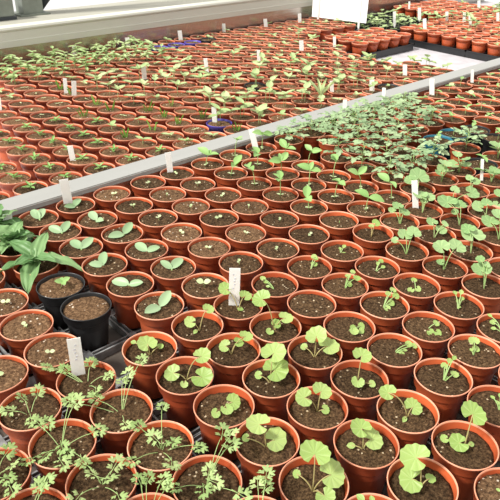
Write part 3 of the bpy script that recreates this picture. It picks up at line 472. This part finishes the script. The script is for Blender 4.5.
        st = stems('seedling', [[base, (bx, by, SZ+.02)]], root, M['stem'], .003, .0022)
        if abs(p['x']-.42) < .02 and p['y'] < 1.1:
            for az, pi, L, ro, z in ((-2.30, .12, .074, .1, .012), (-.78, .30, .082, -.25, .014), (2.75, .10, .070, .2, .012), (.6, .75, .060, .1, .018), (1.9, .55, .066, -.2, .018), (-1.4, .62, .050, .2, .02), (3.6, .7, .05, 0, .02)):
                add_leaf(st, LC[R.randrange(4)], (bx, by, SZ+z), ldir(az, pi+.22, ro), L)
            return
        n = p.get('nl', 15); a0 = p.get('a0', R.uniform(0, 6))
        for q in range(n):
            add_leaf(st, LK[q % 3], (bx, by, SZ+.008+.002*q), ldir(a0+q*2.399, .30+.75*q/n+R.uniform(-.1, .1), R.uniform(-.4, .4)), R.uniform(.048, .064)*(1-.35*q/n))
def base_v(b): return Vector(b)

DRY = 0
for ri, rw in enumerate(rows):
    rw.sort(key=lambda p: p['x'])
    cnt = 0
    for p in rw:
        if not seen(p['x'], p['y'], RIM, 40): continue
        cnt += 1
        nm, desc, grp = NAMES[p['kind']]
        if p['kind'] == 'k2': lab = 'black plastic pot of bare pale compost beside the empty gap in the tray'
        elif p['kind'] == 'k1': lab = 'black plastic pot with tiny two-leaf sprout under the large dark leaf'
        elif p['kind'] == 'bare': lab = 'terracotta pot with bare mossy compost, %s from left in %s row from rail' % (ORD[cnt], ORD[ri+1])
        else: lab = '%s with %s, %s from left in %s row from rail' % (COLW[p['col']], desc, ORD[cnt], ORD[ri+1])
        p['lab'] = lab
        root = thing(nm, lab, 'potted plant', (p['x'], p['y'], NEAR_TOP+.006), grp)
        bo, rm = POTS[p['col']]
        pot = link('pot', bo, root, (0, 0, 0), (0, 0, R.uniform(0, 6)))
        link('rim', rm, pot)
        dry = p['y'] < 1.01 and p['x'] < .43 and p['kind'] in ('t', 'k1', 'k2') 
        lift = {'G': .001, 'g': .004, 'M': .004, 'P': .004, 'B': 0, 'T': .005}.get(p['kind'], .0068)
        sm = SOILFULL if (p['x'] > .58 and p['y'] < .2) or p['kind'] == 'k2' else R.choice(SOILD if dry or (p['kind'] == 't' and R.random() < .35) else SOIL)
        link('compost', sm, root, (0, 0, 0 if sm is SOILFULL else lift), (0, 0, R.uniform(0, 6)), (1+lift*5, 1+lift*5, 1))
        plant(root, p)
        for ch in root.children:
            if ch.name.startswith('seedling') and not p['lv']: ch.location.z = lift

# ------------------------------------------------------------------ far bench
def far_plant(kind, seed):
    "stem and leaves of a distant seedling in one mesh"
    r = random.Random(seed); bm = bmesh.new(); z0 = SZ-.002
    mats = {'sp': 'pale', 'star': 'tall', 'grass': 'grass', 'bean': 'pale', 'bush': 'pale', 'tiny': 'sprout', 'spiky': 'pale'}
    def blade(P, az, pitch, L, w, roll=0):
        m = Matrix.Translation(P) @ ldir(az, pitch, roll).to_matrix().to_4x4(); g = []
        for i in range(6):
            t = i/5; h = w*.5*L*math.sin(PI*t**.9)**.75 if 0 < t < 1 else .0004
            g.append([bm.verts.new(m @ Vector((h*s, t*L, .12*L*abs(s)-.14*L*t*t))) for s in (-1, -.5, 0, .5, 1)])
        for i in range(5):
            for j in range(4): bm.faces.new((g[i][j], g[i][j+1], g[i+1][j+1], g[i+1][j]))
    if kind == 'grass':
        for q in range(7):
            a = r.uniform(0, 2*PI); d = r.uniform(0, .012); blade((d*math.cos(a), d*math.sin(a), z0), a, r.uniform(1.0, 1.5), r.uniform(.02, .04), .06)
    elif kind == 'spiky':
        for az, pi in ((2.5, 1.0), (-.5, .95), (0, 1.3), (-2.2, .9), (1.2, 1.05)): blade((0, 0, z0), az, pi, r.uniform(.065, .085), .22)
    elif kind == 'tiny':
        for q in range(r.choice((1, 2, 3))):
            a = r.uniform(0, 6); d = r.uniform(0, .015); P = (d*math.cos(a), d*math.sin(a), z0+.007)
            for s in (0, PI): blade(P, a+s, .3, .009, .7)
    elif kind == 'star':
        tube(bm, [(0, 0, z0), (0, 0, z0+.012)], .001, .001, 4)
        for q in range(6): blade((0, 0, z0+.008+.001*q), q*2.4, .15+.1*q, r.uniform(.016, .024), .42)
    elif kind == 'bean':
        n = r.choice((1, 2)); 
        for k in range(n):
            x, y = r.uniform(-.01, .01), r.uniform(-.01, .01); h = r.uniform(.028, .05)
            tube(bm, [(x, y, z0), (x+r.uniform(-.004, .004), y, z0+h*.5), (x, y, z0+h)], .0012, .0009, 5)
            a = r.uniform(0, 6)
            for s in (0, PI): blade((x, y, z0+h), a+s, r.uniform(.1, .6), r.uniform(.034, .048), .66)
            if r.random() < .6: blade((x, y, z0+h), a+1.5, .8, .026, .6)
    elif kind == 'bush':
        for k in range(2):
            x, y = r.uniform(-.012, .012), r.uniform(-.012, .012); h = r.uniform(.035, .055)
            tube(bm, [(x, y, z0), (x, y, z0+h)], .0012, .0009, 5)
            for q in range(6): blade((x, y, z0+h*(.5+.1*q)), q*2.4+k, r.uniform(-.3, .5), r.uniform(.028, .04), .45)
    else:
        h = r.uniform(.008, .02); tube(bm, [(0, 0, z0), (0, 0, z0+h)], .001, .0008, 4); a = r.uniform(0, 6)
        for q in range(r.choice((2, 3, 4))): blade((0, 0, z0+h), a+q*2.2, r.uniform(.1, .6), r.uniform(.016, .03), .62)
    return mesh('seedling', bm, M[mats[kind]])
FPL = {k: [far_plant(k, s) for s in range(n)] for k, n in dict(sp=6, star=4, grass=3, bean=6, bush=4, tiny=5, spiky=1).items()}
FD = {'sp': ('potted_seedling', 'small pale seedling'), 'star': ('potted_herb', 'star-shaped small seedling'), 'grass': ('potted_shoots', 'fine upright shoots'),
      'bean': ('potted_bean', 'tall two-leaf seedling'), 'bush': ('potted_bushy_sprout', 'leafy upright seedling'), 'tiny': ('potted_speck_sprout', 'tiny speck of green'), 'spiky': ('potted_lily', 'long strap leaves')}
def pxy(x, y, z):
    d = (x, y, z-CAMZ); c = [sum(CR[i][k]*d[i] for i in range(3)) for k in range(3)]
    return 250+630*c[0]/-c[2], 250-630*c[1]/-c[2]
def far_kind(x, y):
    # patches of different sowings across the bench
    if (x-1.858)**2+(y-1.548)**2 < .002: return 'spiky'
    if y > 2.45: return 'bush' if x < 1.75 else R.choice(('tiny', 'sp', 'tiny'))
    if x < .93 and y < 1.95: return 'star'
    if x < 1.10: return R.choice(('tiny', 'tiny', 'sp')) if y > 1.95 else R.choice(('star', 'grass', 'sp'))
    if x < 1.33 and y < 1.86: return R.choice(('grass', 'sp', 'tiny', 'grass'))
    if x < 1.20: return R.choice(('tiny', 'grass'))
    if x < 2.12 and y < 2.35: return R.choice(('bean', 'bean', 'bean', 'sp')) if y < 1.98 or x < 1.75 else R.choice(('sp', 'tiny', 'bean'))
    if y < 1.75: return R.choice(('bean', 'sp', 'bean'))
    return R.choice(('sp', 'sp', 'tiny', 'bean') if x > 2.2 else ('sp', 'tiny', 'sp'))

far = [dict(x=a, y=b, r=r, c=c) for a, b, r, c in FAR if not (a > 2.615 and 1.96 < b < 2.385)]
SPECIAL = [((1.338, 1.571), 'purple', 'purple pot with a two-leaf seedling and white tag just beyond the rail'), ((1.876, 2.654), 'purple', 'purple pot near the back wall, leftmost of the three purple pots'),
           ((1.971, 2.640), 'purple', 'purple pot near the back wall, middle of the three purple pots'), ((2.060, 2.640), 'purple', 'purple pot near the back wall, rightmost of the three purple pots'),
           ((2.150, 2.640), 'k', 'black pot near the back wall beside the purple pots'), ((1.700, 1.819), 'k', 'black pot with a small seedling amid red pots on the far bench'), ((2.162, 1.506), 'k', 'black pot with pale seedling just beyond the rail')]
taken = {}
for (sx, sy), c, lab in SPECIAL:
    q = min((p for p in far if id(p) not in taken), key=lambda p: (p['x']-sx)**2+(p['y']-sy)**2); taken[id(q)] = (c, lab)
byrow = {}
for p in far:
    if seen(p['x'], p['y'], FAR_RIM, 10): byrow.setdefault(p['r'], []).append(p)
for r_, lst in sorted(byrow.items()):
    lst.sort(key=lambda p: p['x'])
    for i, p in enumerate(lst):
        c, lab = taken.get(id(p), ('o', None)); kd = far_kind(p['x'], p['y'])
        if lab and 'two-leaf' in lab: kd = 'bean'
        nm, desc = FD[kd]
        if not lab: lab = 'red pot with %s, %s from left in %s row beyond the rail' % (desc, ORD[i+1], ORD[r_+1])
        root = thing(nm, lab, 'seedling pot', (p['x'], p['y'], FAR_TOP+.006), 'seedling pots on the bench beyond the rail', rot=(0, 0, 0 if kd == 'spiky' else R.uniform(0, 6))); root.scale = (.985, .985, 1)
        link('pot', FPOT[c], root); link('compost', R.choice(SOILK[2:]), root, (0, 0, .007), (0, 0, 0), (1.03, 1.03, 1)); link('seedling', R.choice(FPL[kd]), root, (0, 0, .006), (0, 0, 0 if kd == 'spiky' else R.uniform(0, 6)))

# pots standing in black carrying trays at the far end
def hole_tray(nx, ny, px, py, h=.036):
    "open black carrying tray: deck with ribs, skirt and cell walls"
    bm = bmesh.new(); W, D = nx*px, ny*py
    for i in range(nx+1):
        x = -W/2+i*px; box(bm, x-.0015, x+.0015, -D/2, D/2, 0, h)
    for j in range(ny+1):
        y = -D/2+j*py; box(bm, -W/2, W/2, y-.0015, y+.0015, 0, h)
    for s in (-1, 1):
        box(bm, -W/2-.004, W/2+.004, s*D/2-.004, s*D/2+.004, h-.007, h)
        box(bm, s*W/2-.004, s*W/2+.004, -D/2-.004, D/2+.004, h-.007, h)
    return mesh('carry_tray', bm, M['black'], False)
def tray_group(cx, cy, nx, ny, lab, plab, mixk=('tiny', 'sp')):
    px, py = .0945, .0925
    thing('carrying_tray', lab, 'tray', (cx, cy, FAR_TOP+.002), 'black carrying trays at the far end', hole_tray(nx, ny, px, py))
    n = 0
    for i in range(nx):
        for j in range(ny-1, -1, -1):
            x, y = cx+(i-(nx-1)/2)*px, cy+(j-(ny-1)/2)*py
            if not seen(x, y, FAR_RIM, 12): continue
            kd = R.choice(mixk); nm, desc = FD[kd]; col = j-ny+1
            root = thing('tray_potted_seedling', 'red pot in %s, %s along in %s line' % (plab, ORD[ny-j], ORD[i+1]), 'seedling pot', (x, y, FAR_TOP+.004), 'red pots in black carrying trays', rot=(0, 0, R.uniform(0, 6)))
            link('pot', FPOT['o'], root); link('compost', R.choice(SOILK), root); link('seedling', R.choice(FPL[kd]), root)
tray_group(3.365, 2.005, 3, 5, 'black carrying tray of red pots beside the bare white fleece', 'the black tray beside bare fleece')
tray_group(3.365, 1.586, 3, 4, 'black carrying tray of red pots at the right edge by the rail', 'black tray at the right edge')
tray_group(2.905, 2.190, 5, 3, 'black carrying tray of red pots below the white board', 'black tray below the white board')
tray_group(3.665, 2.020, 3, 5, 'black carrying tray of red pots second behind the fleece', 'second black tray behind the fleece', ('sp', 'bean', 'tiny'))
tray_group(3.665, 1.600, 3, 4, 'black carrying tray of red pots second in from right edge', 'second black tray from right edge', ('sp', 'bean'))
tray_group(3.975, 2.500, 3, 5, 'black carrying tray of red pots against the back wall', 'black tray against the back wall')
tray_group(3.975, 2.030, 3, 5, 'black carrying tray of red pots with leafy seedlings far right', 'far right leafy black tray', ('bean', 'sp', 'bean'))
tray_group(4.290, 2.500, 3, 5, 'black carrying tray of red pots farthest along back wall', 'farthest black tray along the wall')
tray_group(4.290, 2.030, 3, 5, 'black carrying tray of red pots at top right corner', 'black tray at top right corner', ('bean', 'sp', 'bush'))

# black seedling trays without pots
def cell_tray_mesh(nx, ny, p):
    bm = bmesh.new(); W, D = nx*p, ny*p; h = .05
    bmt = .0016
    for i in range(nx+1): x = -W/2+i*p; box(bm, x-bmt, x+bmt, -D/2, D/2, 0, h)
    for j in range(ny+1): y = -D/2+j*p; box(bm, -W/2, W/2, y-bmt, y+bmt, 0, h)
    box(bm, -W/2, W/2, -D/2, D/2, -.001, .001)
    for s in (-1, 1):
        box(bm, -W/2-.005, W/2+.005, s*D/2-.005, s*D/2+.005, h-.004, h+.001); box(bm, s*W/2-.005, s*W/2+.005, -D/2-.005, D/2+.005, h-.004, h+.001)
    a = mesh('tray_shell', bm, M['black'], False)
    bm = bmesh.new()
    for i in range(nx):
        for j in range(ny):
            x, y = -W/2+(i+.5)*p, -D/2+(j+.5)*p; q = p/2-.003
            box(bm, x-q, x+q, y-q, y+q, .004, h-.008)
    b = mesh('tray_compost', bm, M['soil_black'], False)
    return a, b
CT = cell_tray_mesh(6, 8, .05)
for k, (x, y, lab) in enumerate(((3.245, 2.500, 'black cell tray of green seedlings right of the white board'), (3.570, 2.510, 'black cell tray of green seedlings between board and red pots behind'))):
    root = thing('seedling_tray', lab, 'tray', (x, y, FAR_TOP+.003), 'black cell trays of seedlings')
    link('tray_shell', CT[0], root); link('compost', CT[1], root)
    for i in range(6):
        for j in range(8):
            if R.random() < .75:
                o = link('seedling', R.choice(FPL['sp' if R.random() < .7 else 'bean']), root, (-.15+(i+.5)*.05, -.2+(j+.5)*.05, .042-SZ+.002), (0, 0, R.uniform(0, 6)))

# ------------------------------------------------------------------ plant tags
def tag_mesh(w, h, pointed=True, marks=0):
    bm = bmesh.new(); t = .0006
    out = [(-w/2, h), (w/2, h), (w/2, 0), (w*.12, -.018), (-w*.12, -.018), (-w/2, 0)]
    f = [bm.verts.new((x, -t, z)) for x, z in out]; b = [bm.verts.new((x, t, z)) for x, z in out]
    bm.faces.new(f); bm.faces.new(b[::-1])
    for i in range(6): bm.faces.new((f[i], b[i], b[(i+1) % 6], f[(i+1) % 6]))
    return mesh('plant_tag', bm, M['tag'], False)
def marks_mesh(w, h, seed):
    r = random.Random(seed); bm = bmesh.new(); z = h-.012
    for k in range(5):
        x = r.uniform(-.15, .1)*w
        box(bm, x-.0011, x+.0016, -.0011, -.0007, z-.0012, z+.0008); box(bm, x-.0011, x-.0005, -.0011, -.0007, z-.003, z)
        z -= r.uniform(.005, .009)
    return mesh('faded_writing', bm, M['ink'], False)
NT_L = ['white plant tag in feathery seedling pot at the front left', 'white plant tag with faint writing in the geranium pot near centre', 'white plant tag against the rail above a two-leaf seedling, left side',
  'white plant tag against the rail in the third pot right of left-hand one', 'white plant tag against the rail above the upright oval-leaved seedlings', 'white plant tag among the large dark leaves at left edge',
  'white plant tag standing before bushy plants at right of centre', 'narrow white plant tag edge-on near the right edge among broad-leaved seedlings', 'white plant tag at the rail where bushy plants begin',
  'white plant tag at the rail behind the bushy plants', 'white plant tag at the rail right of bushy plants', 'white plant tag at the rail nearest the right edge']
FT_L = ['white plant tag cut by the left edge on the far bench', 'white plant tag left of a close pair on the far bench, left side', 'white plant tag right of a close pair on the far bench, left side', 'white plant tag among tall two-leaf seedlings on the far bench',
  'white plant tag in the purple pot just beyond the rail', 'white plant tag in mid far bench, right of the tall seedlings', 'white plant tag in mid far bench, near picture centre', 'white plant tag beside the long strap leaves beyond the rail',
  'white plant tag just beyond the rail, second from white fleece', 'white plant tag just beyond the rail, closest to white fleece', 'white plant tag just beyond the rail at left, among star-shaped seedlings',
  'white plant tag by the back wall, leftmost', 'white plant tag by the back wall, second from left', 'white plant tag by the back wall beside the purple pots', 'white plant tag by the back wall, fourth from left', 'white plant tag by the back wall, second left of white board', 'white plant tag by the back wall, next to white board',
  'white plant tag below and left of the white board', 'white plant tag below the white board', 'white plant tag in the black cell tray right of the board', 'broad white plant tag at corner of black tray beside fleece', 'white plant tag behind the broad tag at tray corner', 'thin white plant tag far back beside the wall',
  'white plant tag in red pots right of the broad tag', 'white plant tag leaning left of a close pair at right', 'white plant tag right of a close pair at right', 'white plant tag at the very top right', 'white plant tag cut by the right edge at top']
pots_xy = [(p['x'], p['y'], 0) for p in near] + [(p['x'], p['y'], 1) for p in far]
def put_tag(t, lab, zsoil, i, near_):
    x, y, h, lat, w = t
    # the tag stands in the nearest pot, clear of its wall
    if near_ or x < 2.6:
        qx, qy, _ = min((q for q in pots_xy if q[2] == (0 if near_ else 1)), key=lambda q: (q[0]-x)**2+(q[1]-y)**2)
        d = math.hypot(x-qx, y-qy); lim = .026
        if d > lim: x, y = qx+(x-qx)*lim/d, qy+(y-qy)*lim/d
    az = math.atan2(-y, -x) if 1 else 0
    o = thing('plant_tag', lab, 'plant tag', (x, y, zsoil), 'white plant tags', tag_mesh(min(w, .021), h))
    o.rotation_euler = (Matrix.Rotation(az+PI/2+R.uniform(-.3, .1)*(0 if near_ and i in (0, 1) else 1), 3, 'Z') @ Matrix.Rotation(math.atan2(lat, h), 3, 'Y')).to_euler()
    if near_ and i in (0, 1): link('writing', marks_mesh(w, h, i), o)
for i, t in enumerate(NEAR_TAGS): put_tag([t[0], t[1], t[2]+(.022 if i in (8, 9) else 0), t[3], t[4]], NT_L[i], NEAR_TOP+.006+SZ, i, True)
for i, t in enumerate(FAR_TAGS): put_tag(t, FT_L[i], FAR_TOP+.006+SZ, i, False)

# ------------------------------------------------------------------ benches
def ob(name, parent, mat, *boxes, smooth=False, bev=0):
    bm = bmesh.new()
    for b in boxes: box(bm, *b)
    if bev: bmesh.ops.bevel(bm, geom=bm.edges[:], offset=bev, segments=2, affect='EDGES')
    return link(name, mesh(name, bm, mat, False), parent)
X0, X1 = -1.0, 5.2
nb = thing('nursery_bench', 'near greenhouse bench carrying the front rows of pots up to the aluminium rail', 'bench', (0, 0, 0), 'greenhouse benches')
ob('bench_top', nb, M['mat'], (X0, X1, -.25, 1.30, NEAR_TOP-.03, NEAR_TOP))
rl = ob('edge_rail', nb, M['alu'], (X0, X1, 1.306, 1.376, NEAR_TOP-.06, RIM+.008), bev=.0025)
rf = ob('rail_face', nb, M['alu_dull'], (X0, X1, 1.303, 1.3055, NEAR_TOP, RIM-.004))
for x in (-.8, 1.0, 2.8, 4.8):
    for y in (-.1, 1.15): ob('leg', nb, M['galv'], (x-.025, x+.025, y-.025, y+.025, 0, NEAR_TOP-.03))
fb = thing('nursery_bench', 'far greenhouse bench beyond the rail, with pale fleece and black trays', 'bench', (0, 0, 0), 'greenhouse benches')
ob('bench_top', fb, M['fleece'], (X0, X1, 1.38, 2.772, FAR_TOP-.03, FAR_TOP))
YB = 2.776
lp = ob('back_upstand', fb, M['alu_dull'], (X0, X1, YB, YB+.006, FAR_TOP-.05, RIM+.034))
for x in (-.8, 1.0, 2.8, 4.8):
    for y in (1.5, 2.6): ob('leg', fb, M['galv'], (x-.025, x+.025, y-.025, y+.025, 0, FAR_TOP-.03))

# low wall with cream capping behind the far bench
def struct(name, mat, *boxes, bev=0):
    o = ob(name, None, mat, *boxes, bev=bev); o['kind'] = 'structure'; return o
struct('floor', M['concrete'], (-3.5, 7.5, -2.5, 7.0, -.1, 0))
struct('wall_back', M['coping'], (X0, X1, 2.80, 3.12, 0, RIM+.110))
bm = bmesh.new()
prof = [(2.784, .030), (2.770, .034), (2.768, .060), (2.771, .062), (2.771, .098), (2.766, .101), (2.763, .108), (2.766, .116), (2.776, .121), (2.80, .122), (2.80, .030)]
A = [bm.verts.new((X0, y, RIM+z)) for y, z in prof]; B = [bm.verts.new((X1, y, RIM+z)) for y, z in prof]
for i in range(len(prof)): bm.faces.new((A[i], A[(i+1) % len(prof)], B[(i+1) % len(prof)], B[i]))
bm.faces.new(A); bm.faces.new(B[::-1])
tr = link('trim_1', mesh('wall_trim', bm, M['cream'], False)); tr['kind'] = 'structure'
pf = thing('steel_post', 'grey-green steel greenhouse post foot with a dark diagonal brace on the back wall', 'post', (1.40, 3.05, RIM+.11))
ob('post', pf, M['galv'], (-.065, .035, -.03, .05, .008, 1.6)); ob('base_plate', pf, M['galv'], (-.09, .06, -.05, .07, 0, .008))
bm = bmesh.new(); tube(bm, [(.03, .012, .012), (.22, .012, .20), (.62, .012, .60)], .016, .016, 8); link('brace', mesh('brace', bm, M['dark']), pf)
bb = thing('control_box', 'grey box with dark base sitting on the back wall at top left', 'box', (1.21, 3.0, RIM+.11))
ob('housing', bb, M['galv'], (-.12, .06, -.03, .09, .014, .12), bev=.004); ob('base', bb, M['dark'], (-.125, .065, -.036, .095, 0, .014))

# white board standing among the far pots
wb = thing('white_board', 'blank white board standing upright on stakes at the back of the far bench', 'sign', (3.08, 2.557, FAR_TOP), rot=(0, 0, math.atan2(-.34, .095)+PI))
ob('panel', wb, M['board'], (-.178, .178, -.002, .002, .099, .36))
ob('stake', wb, M['tag'], (-.14, -.128, .0025, .006, 0, .34)); ob('stake', wb, M['tag'], (.128, .14, .0025, .006, 0, .34))

# black lattice trays under the near pots
def lattice_tray(nx, ny, px, py, seed):
    r = random.Random(seed); bm = bmesh.new(); W, D = nx*px, ny*py
    for i in range(nx+1):
        x = -W/2+i*px; x += .003 if i == 0 else (-.003 if i == nx else 0)
        for s in (-.0045, .0045): box(bm, x+s-.0015, x+s+.0015, -D/2, D/2, 0, .016)
    for j in range(ny+1):
        y = -D/2+j*py; y += .003 if j == 0 else (-.003 if j == ny else 0)
        for s in (-.0045, .0045): box(bm, -W/2, W/2, y+s-.0015, y+s+.0015, 0, .0155)
    for i in range(nx+1):
        for j in range(ny+1):
            x, y = -W/2+i*px, -D/2+j*py; q = .014 if r.random() < .6 else .008
            box(bm, max(x-q, -W/2), min(x+q, W/2), max(y-q, -D/2), min(y+q, D/2), .003, .0165)
    return mesh('lattice_tray', bm, M['tray'], False)
trays = [(.232, .787, 3, 5, .0985, .0905, 'black lattice tray under the left edge pots, left of the gap'), (.2368, .330, 3, 5, .098, .0905, 'black lattice tray under the feathery seedlings at front left'),
  (.533, .787, 3, 5, .0985, .0905, 'black lattice tray showing in the empty gap beside the black pots'), (.533, .330, 3, 5, .0985, .0905, 'black lattice tray under the front geraniums'),
  (.830, .787, 3, 5, .0975, .0905, 'black lattice tray under the middle pots right of centre'), (.836, .330, 3, 5, .0985, .0905, 'black lattice tray under the pots at lower right'),
  (.533, 1.16, 3, 3, .0985, .0880, 'black lattice tray behind the big dark leaves, against the rail')]
for k, (x, y, nx, ny, px, py, lab) in enumerate(trays):
    thing('lattice_tray', lab, 'tray', (x, y, NEAR_TOP+.0005), 'black lattice trays on the near bench', lattice_tray(nx, ny, px, py, k))

# ------------------------------------------------------------------ light, camera
sc = bpy.context.scene
w = bpy.data.worlds.new('greenhouse_daylight'); sc.world = w; w.use_nodes = True
bg = w.node_tree.nodes['Background']; bg.inputs[0].default_value = (1.0, .985, .95, 1); bg.inputs[1].default_value = 0.78
sun = bpy.data.lights.new('sun', 'SUN'); sun.energy = 4.0; sun.angle = math.radians(9); sun.color = (1, .965, .9)
so = link('sun', sun)
right = Vector((.737, -.675, 0)); fwd = Vector((.675, .737, 0))
to_sun = (-right*.80 - fwd*.45 + Vector((0, 0, 1.0))).normalized()
so.rotation_euler = (-to_sun).to_track_quat('-Z', 'Y').to_euler()
so.location = to_sun*8 + Vector((1, 1, 1))

cam = bpy.data.cameras.new('camera'); co = link('camera', cam)
cam.sensor_width = 36; cam.lens = 630/500*36; cam.clip_start = .05
m = Matrix([CR[0], CR[1], CR[2]])
co.matrix_world = Matrix.Translation((0, 0, CAMZ)) @ m.to_4x4()
sc.camera = co
sc.view_settings.view_transform = 'Standard'; sc.view_settings.look = 'None'; sc.view_settings.gamma = 1; sc.view_settings.exposure = 0.5
